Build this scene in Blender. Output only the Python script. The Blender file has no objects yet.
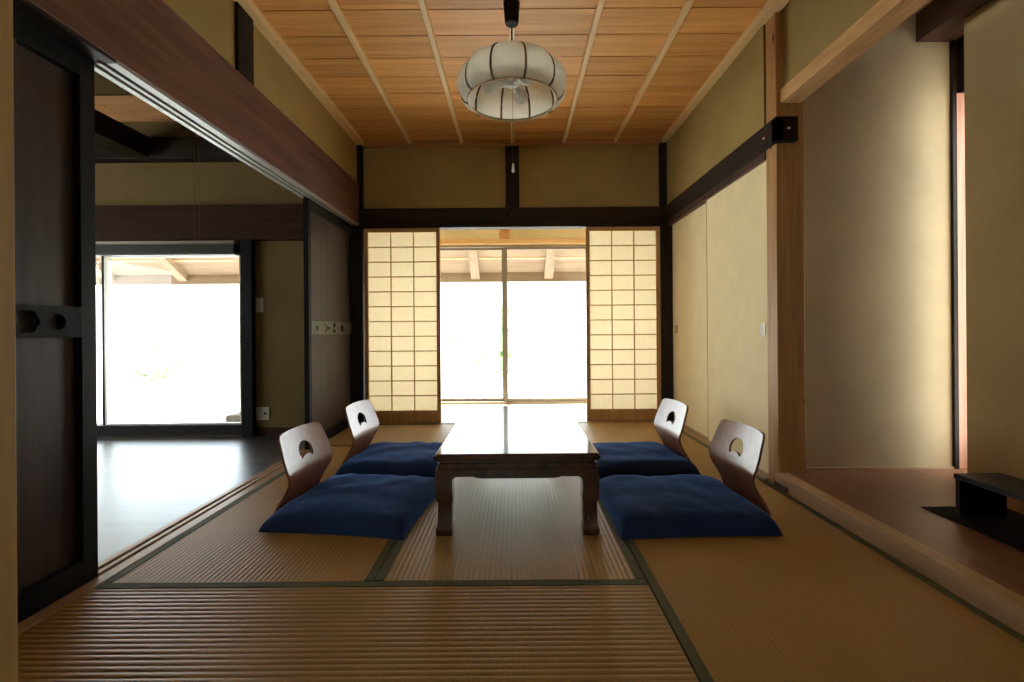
import bpy, bmesh, math, random
from mathutils import Vector, Matrix, noise
random.seed(7)
C = bpy.context.scene
COL = C.collection
PI = math.pi
R = math.radians

# ------------------------------------------------------------------ materials
def new_mat(name):
    m = bpy.data.materials.new(name); m.use_nodes = True
    nt = m.node_tree
    b = nt.nodes['Principled BSDF']
    return m, nt, b
def N(nt, t, **kw):
    n = nt.nodes.new(t)
    for k, v in kw.items():
        setattr(n, k, v)
    return n
def L(nt, a, b): nt.links.new(a, b)
def coords(nt, scale=(1, 1, 1), src='Object'):
    tc = N(nt, 'ShaderNodeTexCoord'); mp = N(nt, 'ShaderNodeMapping')
    mp.inputs['Scale'].default_value = scale
    L(nt, tc.outputs[src], mp.inputs['Vector'])
    return mp.outputs['Vector']
def ramp(nt, fac, stops):
    r = N(nt, 'ShaderNodeValToRGB')
    e = r.color_ramp.elements
    while len(e) < len(stops): e.new(0.5)
    for i, (p, c) in enumerate(stops):
        e[i].position = p; e[i].color = (*c, 1)
    L(nt, fac, r.inputs['Fac'])
    return r.outputs['Color']
def bump(nt, b, h, strength, dist=0.002):
    bp = N(nt, 'ShaderNodeBump')
    bp.inputs['Strength'].default_value = strength; bp.inputs['Distance'].default_value = dist
    L(nt, h, bp.inputs['Height']); L(nt, bp.outputs['Normal'], b.inputs['Normal'])
def scl(c, k): return tuple(x * k for x in c)

def plain(name, col, rough=.6, metal=0, spec=.5, var=.06, nscale=30):
    m, nt, b = new_mat(name)
    v = coords(nt)
    n = N(nt, 'ShaderNodeTexNoise'); n.inputs['Scale'].default_value = nscale
    L(nt, v, n.inputs['Vector'])
    c = ramp(nt, n.outputs['Fac'], [(.3, scl(col, 1 - var)), (.7, scl(col, 1 + var))])
    L(nt, c, b.inputs['Base Color'])
    b.inputs['Roughness'].default_value = rough; b.inputs['Metallic'].default_value = metal
    b.inputs['Specular IOR Level'].default_value = spec
    return m

def wood(name, dark, light, axis='Y', rough=.5, spec=.4, freq=26, stretch=.05, bmp=.15, cell=None, cellvar=.25, knots=None, shift=0):
    """grain runs along axis; cell=(axis index, width) gives each board of that width its own tone"""
    m, nt, b = new_mat(name)
    s = [freq, freq, freq]; s['XYZ'.index(axis)] = freq * stretch
    v = coords(nt, tuple(s))
    if cell:
        tc = N(nt, 'ShaderNodeTexCoord'); sp = N(nt, 'ShaderNodeSeparateXYZ'); L(nt, tc.outputs['Object'], sp.inputs[0])
        dv = N(nt, 'ShaderNodeMath', operation='DIVIDE'); dv.inputs[1].default_value = cell[1]
        sb_ = N(nt, 'ShaderNodeMath', operation='SUBTRACT'); sb_.inputs[1].default_value = shift
        L(nt, sp.outputs[cell[0]], sb_.inputs[0]); L(nt, sb_.outputs[0], dv.inputs[0])
        fl = N(nt, 'ShaderNodeMath', operation='FLOOR'); L(nt, dv.outputs[0], fl.inputs[0])
        if len(cell) > 2:
            dv2 = N(nt, 'ShaderNodeMath', operation='DIVIDE'); dv2.inputs[1].default_value = cell[3]
            L(nt, sp.outputs[cell[2]], dv2.inputs[0])
            fl2 = N(nt, 'ShaderNodeMath', operation='FLOOR'); L(nt, dv2.outputs[0], fl2.inputs[0])
            ml = N(nt, 'ShaderNodeMath', operation='MULTIPLY_ADD'); ml.inputs[1].default_value = 17.3
            L(nt, fl2.outputs[0], ml.inputs[0]); L(nt, fl.outputs[0], ml.inputs[2])
            fl = ml
        wn = N(nt, 'ShaderNodeTexWhiteNoise', noise_dimensions='1D'); L(nt, fl.outputs[0], wn.inputs['W'])
        ad = N(nt, 'ShaderNodeVectorMath', operation='MULTIPLY_ADD')
        L(nt, wn.outputs['Color'], ad.inputs[0]); ad.inputs[1].default_value = (40, 40, 40); L(nt, v, ad.inputs[2])
        v = ad.outputs[0]
    n = N(nt, 'ShaderNodeTexNoise'); n.inputs['Scale'].default_value = 1
    n.inputs['Detail'].default_value = 5; n.inputs['Roughness'].default_value = .6; n.inputs['Distortion'].default_value = .6
    L(nt, v, n.inputs['Vector'])
    c = ramp(nt, n.outputs['Fac'], [(.28, dark), (.72, light)])
    if cell:
        hs = N(nt, 'ShaderNodeHueSaturation')
        mr = N(nt, 'ShaderNodeMapRange'); mr.inputs[3].default_value = 1 - cellvar; mr.inputs[4].default_value = 1 + cellvar
        L(nt, wn.outputs['Value'], mr.inputs[0]); L(nt, mr.outputs[0], hs.inputs['Value'])
        L(nt, c, hs.inputs['Color']); c = hs.outputs['Color']
    if knots:
        vo = N(nt, 'ShaderNodeTexVoronoi'); vo.inputs['Scale'].default_value = 1
        L(nt, coords(nt, knots), vo.inputs['Vector'])
        k = ramp(nt, vo.outputs['Distance'], [(.05, (.25, .2, .17)), (.10, (1, 1, 1))])
        mx = N(nt, 'ShaderNodeMix', data_type='RGBA', blend_type='MULTIPLY'); mx.inputs['Factor'].default_value = 1
        L(nt, c, mx.inputs[6]); L(nt, k, mx.inputs[7]); c = mx.outputs[2]
    L(nt, c, b.inputs['Base Color'])
    b.inputs['Roughness'].default_value = rough; b.inputs['Specular IOR Level'].default_value = spec
    if bmp: bump(nt, b, n.outputs['Fac'], bmp)
    return m

def plaster(name, col):
    m, nt, b = new_mat(name)
    v = coords(nt)
    n1 = N(nt, 'ShaderNodeTexNoise'); n1.inputs['Scale'].default_value = 2.5; n1.inputs['Detail'].default_value = 6
    n2 = N(nt, 'ShaderNodeTexNoise'); n2.inputs['Scale'].default_value = 160; n2.inputs['Detail'].default_value = 3
    L(nt, v, n1.inputs['Vector']); L(nt, v, n2.inputs['Vector'])
    mx = N(nt, 'ShaderNodeMath', operation='MULTIPLY_ADD'); mx.inputs[1].default_value = .5
    L(nt, n2.outputs['Fac'], mx.inputs[0]); L(nt, n1.outputs['Fac'], mx.inputs[2])
    c = ramp(nt, mx.outputs[0], [(.45, scl(col, .86)), (1.05, scl(col, 1.12))])
    L(nt, c, b.inputs['Base Color']); b.inputs['Roughness'].default_value = .9; b.inputs['Specular IOR Level'].default_value = .15
    bump(nt, b, n2.outputs['Fac'], .35, .003)
    return m

def weave(name, col, axis):
    """woven rush: fine cross texture between ridges that run along axis; ridges themselves are modelled"""
    m, nt, b = new_mat(name)
    along = (1 if axis == 'X' else 0)
    s1 = (140, 600, 1) if axis == 'X' else (600, 140, 1)
    n = N(nt, 'ShaderNodeTexNoise'); n.inputs['Scale'].default_value = 1; n.inputs['Detail'].default_value = 3
    L(nt, coords(nt, s1), n.inputs['Vector'])
    n2 = N(nt, 'ShaderNodeTexNoise'); n2.inputs['Scale'].default_value = 3; n2.inputs['Detail'].default_value = 4
    L(nt, coords(nt), n2.inputs['Vector'])
    w = N(nt, 'ShaderNodeTexWave'); w.bands_direction = axis; w.inputs['Scale'].default_value = 55
    w.inputs['Distortion'].default_value = 1.0
    L(nt, coords(nt), w.inputs['Vector'])
    a = N(nt, 'ShaderNodeMath', operation='MULTIPLY_ADD'); a.inputs[1].default_value = .35
    L(nt, n2.outputs['Fac'], a.inputs[0]); L(nt, n.outputs['Fac'], a.inputs[2])
    c = ramp(nt, a.outputs[0], [(.40, scl(col, .72)), (.95, scl(col, 1.28))])
    L(nt, c, b.inputs['Base Color'])
    b.inputs['Roughness'].default_value = (.40 if axis == 'X' else .43); b.inputs['Specular IOR Level'].default_value = (.5 if axis == 'X' else .38)
    bump(nt, b, w.outputs['Fac'], .25, .001)
    return m

def cloth(name, col, rough=.9, sheen=.0, sc=500):
    m, nt, b = new_mat(name)
    v = coords(nt)
    n = N(nt, 'ShaderNodeTexNoise'); n.inputs['Scale'].default_value = sc; L(nt, v, n.inputs['Vector'])
    n2 = N(nt, 'ShaderNodeTexNoise'); n2.inputs['Scale'].default_value = 9; n2.inputs['Detail'].default_value = 5; L(nt, v, n2.inputs['Vector'])
    a = N(nt, 'ShaderNodeMath', operation='MULTIPLY_ADD'); a.inputs[1].default_value = .6
    L(nt, n2.outputs['Fac'], a.inputs[0]); L(nt, n.outputs['Fac'], a.inputs[2])
    c = ramp(nt, a.outputs[0], [(.5, scl(col, .8)), (1.1, scl(col, 1.25))])
    L(nt, c, b.inputs['Base Color'])
    b.inputs['Roughness'].default_value = rough; b.inputs['Specular IOR Level'].default_value = .25
    b.inputs['Sheen Weight'].default_value = sheen
    bump(nt, b, n2.outputs['Fac'], .4, .004)
    return m

def paper(name, col, tcol, mixf=.5):
    m, nt, b = new_mat(name)
    n = N(nt, 'ShaderNodeTexNoise'); n.inputs['Scale'].default_value = 60; n.inputs['Detail'].default_value = 6
    L(nt, coords(nt, (1, 1, .4)), n.inputs['Vector'])
    d = N(nt, 'ShaderNodeBsdfDiffuse'); t = N(nt, 'ShaderNodeBsdfTranslucent'); mx = N(nt, 'ShaderNodeMixShader')
    L(nt, ramp(nt, n.outputs['Fac'], [(.3, scl(col, .95)), (.7, scl(col, 1.03))]), d.inputs['Color'])
    L(nt, ramp(nt, n.outputs['Fac'], [(.3, scl(tcol, .98)), (.7, scl(tcol, 1.01))]), t.inputs['Color'])
    mx.inputs[0].default_value = mixf
    L(nt, d.outputs[0], mx.inputs[1]); L(nt, t.outputs[0], mx.inputs[2])
    L(nt, mx.outputs[0], nt.nodes['Material Output'].inputs['Surface'])
    return m

def glass(name, tint=(.96, .98, .97)):
    m, nt, b = new_mat(name)
    t = N(nt, 'ShaderNodeBsdfTransparent'); t.inputs[0].default_value = (*tint, 1)
    g = N(nt, 'ShaderNodeBsdfGlossy'); g.inputs['Roughness'].default_value = .01
    lw = N(nt, 'ShaderNodeLayerWeight')
    pw = N(nt, 'ShaderNodeMath', operation='POWER'); pw.inputs[1].default_value = 5; L(nt, lw.outputs['Facing'], pw.inputs[0])
    f = N(nt, 'ShaderNodeMath', operation='MULTIPLY_ADD'); f.inputs[1].default_value = .7; f.inputs[2].default_value = .04; L(nt, pw.outputs[0], f.inputs[0])
    mx = N(nt, 'ShaderNodeMixShader')
    L(nt, f.outputs[0], mx.inputs[0]); L(nt, t.outputs[0], mx.inputs[1]); L(nt, g.outputs[0], mx.inputs[2])
    L(nt, mx.outputs[0], nt.nodes['Material Output'].inputs['Surface'])
    return m

def lacquer(name, dark, light, axis, rough, coat=.5, freq=20):
    m = wood(name, dark, light, axis, rough, .5, freq, .06, .05)
    b = m.node_tree.nodes['Principled BSDF']
    b.inputs['Coat Weight'].default_value = coat; b.inputs['Coat Roughness'].default_value = rough * .6
    return m

def soil(name, a, b_, sc):
    m, nt, b = new_mat(name)
    n = N(nt, 'ShaderNodeTexNoise'); n.inputs['Scale'].default_value = sc; n.inputs['Detail'].default_value = 8
    L(nt, coords(nt), n.inputs['Vector'])
    L(nt, ramp(nt, n.outputs['Fac'], [(.35, a), (.65, b_)]), b.inputs['Base Color'])
    b.inputs['Roughness'].default_value = .95
    return m

M = {}
M['plaster'] = plaster('ochre_plaster', (.355, .26, .097))
M['plaster_toko'] = plaster('toko_plaster', (.50, .385, .232))
M['plaster_part'] = plaster('partition_plaster', (.54, .415, .21))
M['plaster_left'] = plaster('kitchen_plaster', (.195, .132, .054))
M['cream'] = plaster('cream_plaster', (.86, .74, .50))
M['dark_y'] = wood('dark_beam_y', (.012, .007, .004), (.030, .017, .010), 'Y', .6, .2)
M['dark_x'] = wood('dark_beam_x', (.012, .007, .004), (.030, .017, .010), 'X', .6, .2)
M['dark_z'] = wood('dark_post_z', (.010, .006, .004), (.026, .015, .010), 'Z', .6, .2)
M['redbeam'] = wood('red_brown_beam', (.070, .030, .021), (.19, .088, .062), 'Y', .42, .5, 18, .07, .2)
M['brownbeam'] = wood('brown_beam', (.04, .016, .009), (.085, .036, .02), 'Y', .5)
M['brownbeam_x'] = wood('brown_beam_x', (.028, .010, .007), (.06, .023, .015), 'X', .75, .15)
M['ceil'] = wood('cedar_ceiling', (.60, .265, .072), (.88, .49, .155), 'X', .5, .35, 26, .035, .03, cell=(1, .22, 0, .467), cellvar=.13, shift=.06)
M['batten'] = wood('pale_batten', (.78, .54, .26), (.90, .70, .40), 'Y', .45, .4, 30)
M['post'] = wood('pale_post', (.34, .165, .062), (.53, .30, .12), 'Z', .5, .35, 34, .05, .15, knots=(7, 7, 2.6))
M['lintel'] = wood('pale_lintel', (.48, .26, .10), (.74, .46, .21), 'Y', .5, .35, 26, .12, .2)
M['mould_x'] = wood('moulding_x', (.34, .15, .05), (.50, .26, .10), 'X', .5)
M['lintel_x'] = wood('pale_lintel_x', (.70, .42, .18), (.86, .58, .28), 'X', .5)
M['sill'] = wood('sill_wood', (.34, .21, .11), (.48, .32, .18), 'Y', .35, .5, 34)
M['sill_x'] = wood('sill_wood_x', (.34, .21, .11), (.48, .32, .18), 'X', .35, .5, 34)
M['kamachi'] = wood('kamachi_wood', (.40, .25, .13), (.58, .39, .22), 'Y', .4, .45, 26)
M['tokofloor'] = wood('toko_floor', (.17, .065, .03), (.28, .12, .06), 'Y', .38, .5, 16, .06, .1)
M['pinkpost'] = wood('pink_cedar', (.36, .16, .10), (.62, .33, .22), 'Z', .5, .4, 40, .04, .15)
M['leftfloor'] = wood('dark_floorboards', (.060, .052, .050), (.125, .108, .10), 'X', .30, 1.0, 20, .06, .10, cell=(1, .12, 0, 1.3), cellvar=.35)
M['leftfloor'].node_tree.nodes['Principled BSDF'].inputs['Coat Weight'].default_value = .35
M['leftfloor'].node_tree.nodes['Principled BSDF'].inputs['Coat Roughness'].default_value = .30
M['leftfloor'].node_tree.nodes['Principled BSDF'].inputs['Coat IOR'].default_value = 2.2
fb_ = M['leftfloor'].node_tree.nodes['Principled BSDF']; fb_.inputs['IOR'].default_value = 2.6; fb_.inputs['Roughness'].default_value = .33; fb_.inputs['Specular IOR Level'].default_value = .5; fb_.inputs['Specular Tint'].default_value = (.60, .82, 1, 1)
M['engawa'] = wood('engawa_boards', (.72, .60, .45), (.84, .74, .58), 'X', .35, .5, 22, .05, .1, cell=(1, .1), cellvar=.08)
M['shojiwood'] = wood('shoji_wood', (.44, .235, .08), (.60, .35, .14), 'Z', .5, .35, 40)
M['shojipaper'] = paper('shoji_paper', (.86, .82, .71), (.87, .80, .64), .6)
M['fusuma'] = plain('fusuma_paper', (.90, .765, .47), .8, 0, .2, .035, 7)
M['fusumaframe'] = wood('fusuma_frame', (.42, .26, .12), (.56, .37, .19), 'Z', .5)
M['tatami_x'] = weave('tatami_weave_x', (.385, .235, .08), 'X')
M['tatami_y'] = weave('tatami_weave_y', (.40, .237, .064), 'Y')
M['heri'] = cloth('green_border_cloth', (.105, .115, .065), .7, 0, 900)
M['doorwood'] = wood('door_dark_wood', (.030, .020, .018), (.064, .044, .038), 'Z', .45, .3, 26, .05, .15)
M['doorframe'] = wood('door_frame_wood', (.008, .008, .009), (.014, .014, .014), 'Z', .5, .12, 26, .05, .1)
M['doorbar'] = wood('door_bar_wood', (.020, .023, .026), (.030, .034, .038), 'Y', .6, .1, 26, .05, .1)
M['doorbar_far'] = wood('door_bar_grey', (.060, .060, .046), (.105, .105, .082), 'Y', .4, .5, 26, .05, .1)
M['table'] = lacquer('table_lacquer', (.030, .012, .007), (.070, .030, .016), 'Y', .22, .5)
M['tabletop'] = lacquer('tabletop_lacquer', (.030, .013, .008), (.066, .030, .017), 'Y', .13, .7)
M['chair'] = lacquer('chair_lacquer', (.15, .052, .028), (.27, .105, .055), 'Z', .29, .35, 30)
M['navy'] = cloth('navy_cotton', (.014, .024, .060), .85, 0, 700)
M['lampfabric'] = paper('lamp_fabric', (.90, .88, .77), (.90, .87, .75), .45)
M['lamprib'] = wood('lamp_rib', (.10, .055, .02), (.17, .10, .04), 'Z', .5)
M['lampring'] = wood('lamp_ring', (.42, .27, .12), (.60, .42, .22), 'X', .5)
M['navy'].node_tree.nodes['Principled BSDF'].inputs['Specular IOR Level'].default_value = .06
nb_ = M['navy'].node_tree.nodes['Principled BSDF']; nb_.inputs['Sheen Weight'].default_value = .42; nb_.inputs['Sheen Roughness'].default_value = .45; nb_.inputs['Sheen Tint'].default_value = (.16, .34, .85, 1)
M['black'] = plain('black_plastic', (.007, .007, .007), .6, 0, .15)
M['white'] = plain('white_plastic', (.75, .75, .72), .35)
M['bulb'] = paper('bulb_frosted', (.85, .86, .83), (.85, .86, .83), .5)
M['glass'] = glass('window_glass')
M['alu'] = plain('bronze_aluminium', (.30, .25, .19), .4, .3)
M['alu_dark'] = plain('dark_aluminium', (.010, .011, .012), .55, 0, .2)
M['alu_white'] = plain('pale_aluminium', (.62, .62, .60), .35, .4)
M['track'] = plain('track_strip', (.30, .30, .26), .38, 0, .5)
M['steel'] = plain('steel_screw', (.75, .72, .62), .25, 1)
M['pull'] = plain('pull_metal', (.30, .27, .20), .35, .8)
M['blackwood'] = wood('black_bench', (.005, .004, .004), (.011, .009, .008), 'Y', .5, .3)
M['blackmat'] = cloth('black_woven_mat', (.006, .006, .007), .95, 0, 300)
M['outlet'] = plain('cream_plastic', (.52, .48, .38), .45)
M['outletdark'] = plain('outlet_slot', (.05, .05, .045), .6)
M['eave'] = wood('eave_boards', (.27, .175, .11), (.38, .27, .18), 'X', .7, .2, 14, .08, .2, cell=(1, .15), cellvar=.08)
M['rafter'] = wood('rafter_wood', (.27, .19, .12), (.38, .28, .19), 'Y', .7, .2, 20)
M['blindfab'] = plain('blind_slats', (.05, .05, .035), .5)
M['orange'] = wood('orange_plank', (.55, .25, .09), (.76, .42, .19), 'X', .5, .3, 24, .06, .15, knots=(4, 2, 9))
M['ground'] = soil('pale_gravel', (.50, .51, .51), (.62, .63, .63), 3)
M['leaf'] = plain('leaf_green', (.42, .60, .30), .6, 0, .3, .3, 3)
M['bark'] = plain('bark', (.55, .48, .40), .9)
M['stone'] = soil('stone', (.30, .28, .27), (.44, .42, .40), 12)
M['subfloor'] = plain('subfloor', (.10, .07, .045), .8)
M['hall'] = plaster('hall_plaster', (.55, .44, .26))
M['hallfloor'] = wood('hall_floor', (.20, .11, .05), (.32, .19, .10), 'X', .4)
M['front_edge'] = wood('front_door_edge', (.42, .28, .11), (.58, .40, .17), 'Z', .5, .35, 40)

# ------------------------------------------------------------------ mesh helpers
class MB:
    def __init__(s): s.bm = bmesh.new()
    def box(s, x0, x1, y0, y1, z0, z1, bev=0, seg=2, rot=None):
        b = bmesh.new()
        bmesh.ops.create_cube(b, size=1)
        for v in b.verts:
            v.co = Vector(((x0 + x1) / 2 + v.co.x * (x1 - x0), (y0 + y1) / 2 + v.co.y * (y1 - y0), (z0 + z1) / 2 + v.co.z * (z1 - z0)))
        if bev:
            bmesh.ops.bevel(b, geom=b.edges[:] , offset=bev, segments=seg, affect='EDGES', profile=.5)
        s._add(b, rot); return s
    def _add(s, b, mat=None):
        if mat is not None: bmesh.ops.transform(b, matrix=mat, verts=b.verts)
        me = bpy.data.meshes.new('tmp'); b.to_mesh(me); b.free()
        s.bm.from_mesh(me); bpy.data.meshes.remove(me)
    def poly(s, pts, axis, a, b_):
        """extrude a 2D polygon; axis 'X': pts are (y,z); 'Y': (x,z); 'Z': (x,y)"""
        def P(p, t):
            return Vector((t, p[0], p[1])) if axis == 'X' else Vector((p[0], t, p[1])) if axis == 'Y' else Vector((p[0], p[1], t))
        b = bmesh.new()
        A = [b.verts.new(P(p, a)) for p in pts]; B = [b.verts.new(P(p, b_)) for p in pts]
        n = len(pts)
        b.faces.new(A); b.faces.new(list(reversed(B)))
        for i in range(n):
            b.faces.new((A[i], B[i], B[(i + 1) % n], A[(i + 1) % n]))
        bmesh.ops.recalc_face_normals(b, faces=b.faces)
        s._add(b); return s
    def tube(s, pts, r, n=10, closed=False, flat=1.0):
        b = bmesh.new(); rings = []
        pts = [Vector(p) for p in pts]; k = len(pts)
        for i, p in enumerate(pts):
            if closed: d = pts[(i + 1) % k] - pts[i - 1]
            else: d = pts[min(i + 1, k - 1)] - pts[max(i - 1, 0)]
            d.normalize()
            up = Vector((0, 0, 1)) if abs(d.z) < .95 else Vector((1, 0, 0))
            u = d.cross(up).normalized(); w = u.cross(d).normalized()
            rr = r[i] if isinstance(r, (list, tuple)) else r
            rings.append([b.verts.new(p + (u * math.cos(2 * PI * j / n) + w * math.sin(2 * PI * j / n) * flat) * rr) for j in range(n)])
        for i in range(k if closed else k - 1):
            a, c = rings[i], rings[(i + 1) % k]
            for j in range(n):
                b.faces.new((a[j], a[(j + 1) % n], c[(j + 1) % n], c[j]))
        if not closed:
            b.faces.new(list(reversed(rings[0]))); b.faces.new(rings[-1])
        bmesh.ops.recalc_face_normals(b, faces=b.faces)
        s._add(b); return s
    def lathe(s, prof, n=32, c=(0, 0, 0), mod=None, close=True):
        b = bmesh.new(); rings = []
        for (r, z) in prof:
            if r < 1e-5:
                rings.append([b.verts.new((c[0], c[1], c[2] + z))])
            else:
                ring = []
                for j in range(n):
                    t = 2 * PI * j / n; rr = r * (mod(t, z) if mod else 1)
                    ring.append(b.verts.new((c[0] + rr * math.cos(t), c[1] + rr * math.sin(t), c[2] + z)))
                rings.append(ring)
        for a, d in zip(rings, rings[1:]):
            for j in range(n):
                if len(a) == 1 and len(d) == 1: continue
                if len(a) == 1: b.faces.new((a[0], d[j], d[(j + 1) % n]))
                elif len(d) == 1: b.faces.new((a[j], a[(j + 1) % n], d[0]))
                else: b.faces.new((a[j], a[(j + 1) % n], d[(j + 1) % n], d[j]))
        if close:
            if len(rings[0]) > 1: b.faces.new(list(reversed(rings[0])))
            if len(rings[-1]) > 1: b.faces.new(rings[-1])
        bmesh.ops.recalc_face_normals(b, faces=b.faces)
        s._add(b); return s
    def mesh(s, name, mat, smooth=False, angle=35):
        me = bpy.data.meshes.new(name); s.bm.to_mesh(me); s.bm.free()
        me.materials.append(mat)
        if smooth:
            for p in me.polygons: p.use_smooth = True
            try: me.set_sharp_from_angle(angle=R(angle))
            except Exception: pass
        return me
    def build(s, name, mat, parent=None, smooth=False, loc=(0, 0, 0), angle=35):
        o = bpy.data.objects.new(name, s.mesh(name, mat, smooth, angle)); COL.objects.link(o)
        o.location = loc
        if parent: o.parent = parent
        return o

def empty(name, loc=(0, 0, 0), rz=0):
    o = bpy.data.objects.new(name, None); COL.objects.link(o); o.location = loc; o.rotation_euler = (0, 0, rz)
    o.empty_display_size = .05
    return o
def tag(o, label, cat, group=None):
    o['label'] = label; o['category'] = cat
    if group: o['group'] = group
    return o
def struct(name, mb, mat, smooth=False):
    o = mb.build(name, mat, None, smooth); o['kind'] = 'structure'; return o
_tn = [0]
def trim(mb, mat, smooth=False):
    _tn[0] += 1
    return struct('trim_%d' % _tn[0], mb, mat, smooth)
def B(*a, **k): return MB().box(*a, **k)
def wall_with_holes(outer, holes, axis, a, b_):
    """rectangular wall in a plane with rectangular holes, built from boxes. outer/hole = (u0,u1,z0,z1)"""
    mb = MB()
    us = sorted({outer[0], outer[1], *[h[0] for h in holes], *[h[1] for h in holes]})
    zs = sorted({outer[2], outer[3], *[h[2] for h in holes], *[h[3] for h in holes]})
    for i in range(len(us) - 1):
        for j in range(len(zs) - 1):
            cu, cz = (us[i] + us[i + 1]) / 2, (zs[j] + zs[j + 1]) / 2
            if any(h[0] < cu < h[1] and h[2] < cz < h[3] for h in holes): continue
            if axis == 'Y': mb.box(us[i], us[i + 1], a, b_, zs[j], zs[j + 1])
            else: mb.box(a, b_, us[i], us[i + 1], zs[j], zs[j + 1])
    return mb
def pierced(outer, holes, thick, name):
    """flat board with holes: 2D outlines (u,v) filled and extruded; returns a mesh lying in local XY"""
    cu = bpy.data.curves.new(name, 'CURVE'); cu.dimensions = '2D'; cu.fill_mode = 'BOTH'; cu.extrude = thick / 2
    for pts in [outer] + holes:
        sp = cu.splines.new('POLY'); sp.points.add(len(pts) - 1)
        for i, p in enumerate(pts): sp.points[i].co = (p[0], p[1], 0, 1)
        sp.use_cyclic_u = True
    ob = bpy.data.objects.new(name, cu); COL.objects.link(ob)
    bpy.context.view_layer.update()
    me = bpy.data.meshes.new_from_object(ob.evaluated_get(bpy.context.evaluated_depsgraph_get()))
    bpy.data.objects.remove(ob); bpy.data.curves.remove(cu)
    return me

H = 2.575   # ceiling boards
# ------------------------------------------------------------------ room shell
struct('floor', B(-1.53, 2.6, .2, 4.3, -.20, -.060), M['subfloor'])

# ceiling: lapped boards running across, one pattern mesh
mb = MB()
y = .28
while y < 4.2:
    pts = [(y, H - .0028), (y + .219, H), (y + .219, H + .02), (y, H + .02)]
    y += .22
    mb.poly(pts, 'X', -1.46, 1.50)
mb.box(-1.46, 1.50, .2, 4.3, H + .019, H + .04)
struct('ceiling', mb, M['ceil'])
for i in range(5):
    X = -.934 + i * .467
    trim(B(X - .016, X + .016, .2, 4.23, H - .034, H + .001, bev=.004), M['batten'])
trim(B(-1.43, -1.355, .2, 4.22, H - .040, H + .012, bev=.004), M['batten'])
trim(B(1.355, 1.44, .2, 4.22, H - .040, H + .012, bev=.004), M['batten'])
trim(B(-1.355, 1.355, 4.185, 4.25, H - .050, H + .012, bev=.004), M['mould_x'])

# left wall over the opening
struct('wall_left', B(-1.53, -1.418, .2, 4.3, 2.10, 2.62), M['plaster'])
trim(B(-1.52, -1.40, .2, 4.19, 1.812, 2.180, bev=.004), M['redbeam'])
trim(B(-1.43, -1.402, 2.355, 2.50, 2.18, H - .03, bev=.003), M['dark_z'])
# upper track with two grooves under the beam
mb = MB()
for (a, b_) in ((-1.437, -1.401), (-1.474, -1.457), (-1.52, -1.494)):
    mb.box(a, b_, 1.63, 4.19, 1.800, 1.8125, bev=.001)
trim(mb, M['track'])
trim(B(-1.437, -1.401, .2, 1.63, 1.800, 1.8125, bev=.001), M['dark_y'])
trim(B(-1.494, -1.437, .2, 4.19, 1.808, 1.8122), M['dark_y'])
# lower sill with two grooves
mb = MB()
mb.box(-1.532, -1.402, .2, 4.19, -.058, -.010)
for (a, b_) in ((-1.446, -1.402), (-1.484, -1.466), (-1.532, -1.504)):
    mb.box(a, b_, .2, 4.19, -.012, .002, bev=.0015)
trim(mb, M['sill'])

# back wall
struct('wall_back', B(-1.53, 1.50, 4.235, 4.30, 1.80, 2.65), M['plaster'])
trim(B(-1.40, 1.385, 4.175, 4.25, 1.830, 1.953, bev=.004), M['dark_x'])
trim(B(-1.38, 1.385, 4.185, 4.29, 1.778, 1.832, bev=.003), M['dark_x'])
trim(B(-.068, .058, 4.205, 4.25, 1.953, H - .05, bev=.003), M['dark_z'])
trim(B(-1.60, -1.374, 4.185, 4.30, -.055, H - .04, bev=.003), M['dark_z'])
trim(B(1.343, 1.455, 4.185, 4.30, -.055, H - .04, bev=.003), M['dark_z'])
trim(B(-1.374, 1.343, 4.155, 4.295, -.055, .003, bev=.001), M['sill_x'])
st = MB().lathe([(0, 0), (.008, 0), (.006, .004), (0, .006)], 12)
o = st.build('stud', M['steel'], None, True); o['kind'] = 'structure'; o.name = 'trim_screw'
o.rotation_euler = (R(90), 0, 0); o.location = (-.012, 4.175, 1.886)

# right wall
struct('wall_right', B(1.402, 1.50, 2.565, 4.19, 1.90, 2.62), M['plaster'])
trim(B(1.385, 1.425, 2.42, 4.18, 1.832, 1.958, bev=.003).box(1.385, 1.505, 2.42, 2.463, 1.832, 1.958, bev=.003), M['dark_y'])
trim(B(1.405, 1.50, 2.566, 4.185, 1.785, 1.90, bev=.003), M['brownbeam'])
trim(B(1.388, 1.50, 2.566, 4.185, -.055, .004, bev=.001), M['sill'])
for (p, rot) in (((1.385, 2.535, 1.888), (0, R(-90), 0)), ((1.452, 2.42, 1.895), (R(90), 0, 0))):
    s_ = MB().lathe([(0, 0), (.009, 0), (.007, .005), (0, .007)], 12).build('trim_screw', M['steel'], None, True)
    s_.location = p; s_.rotation_euler = rot; s_['kind'] = 'structure'
trim(B(1.412, 1.56, 2.465, 2.565, -.055, H + .02, bev=.004), M['post'])

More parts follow.
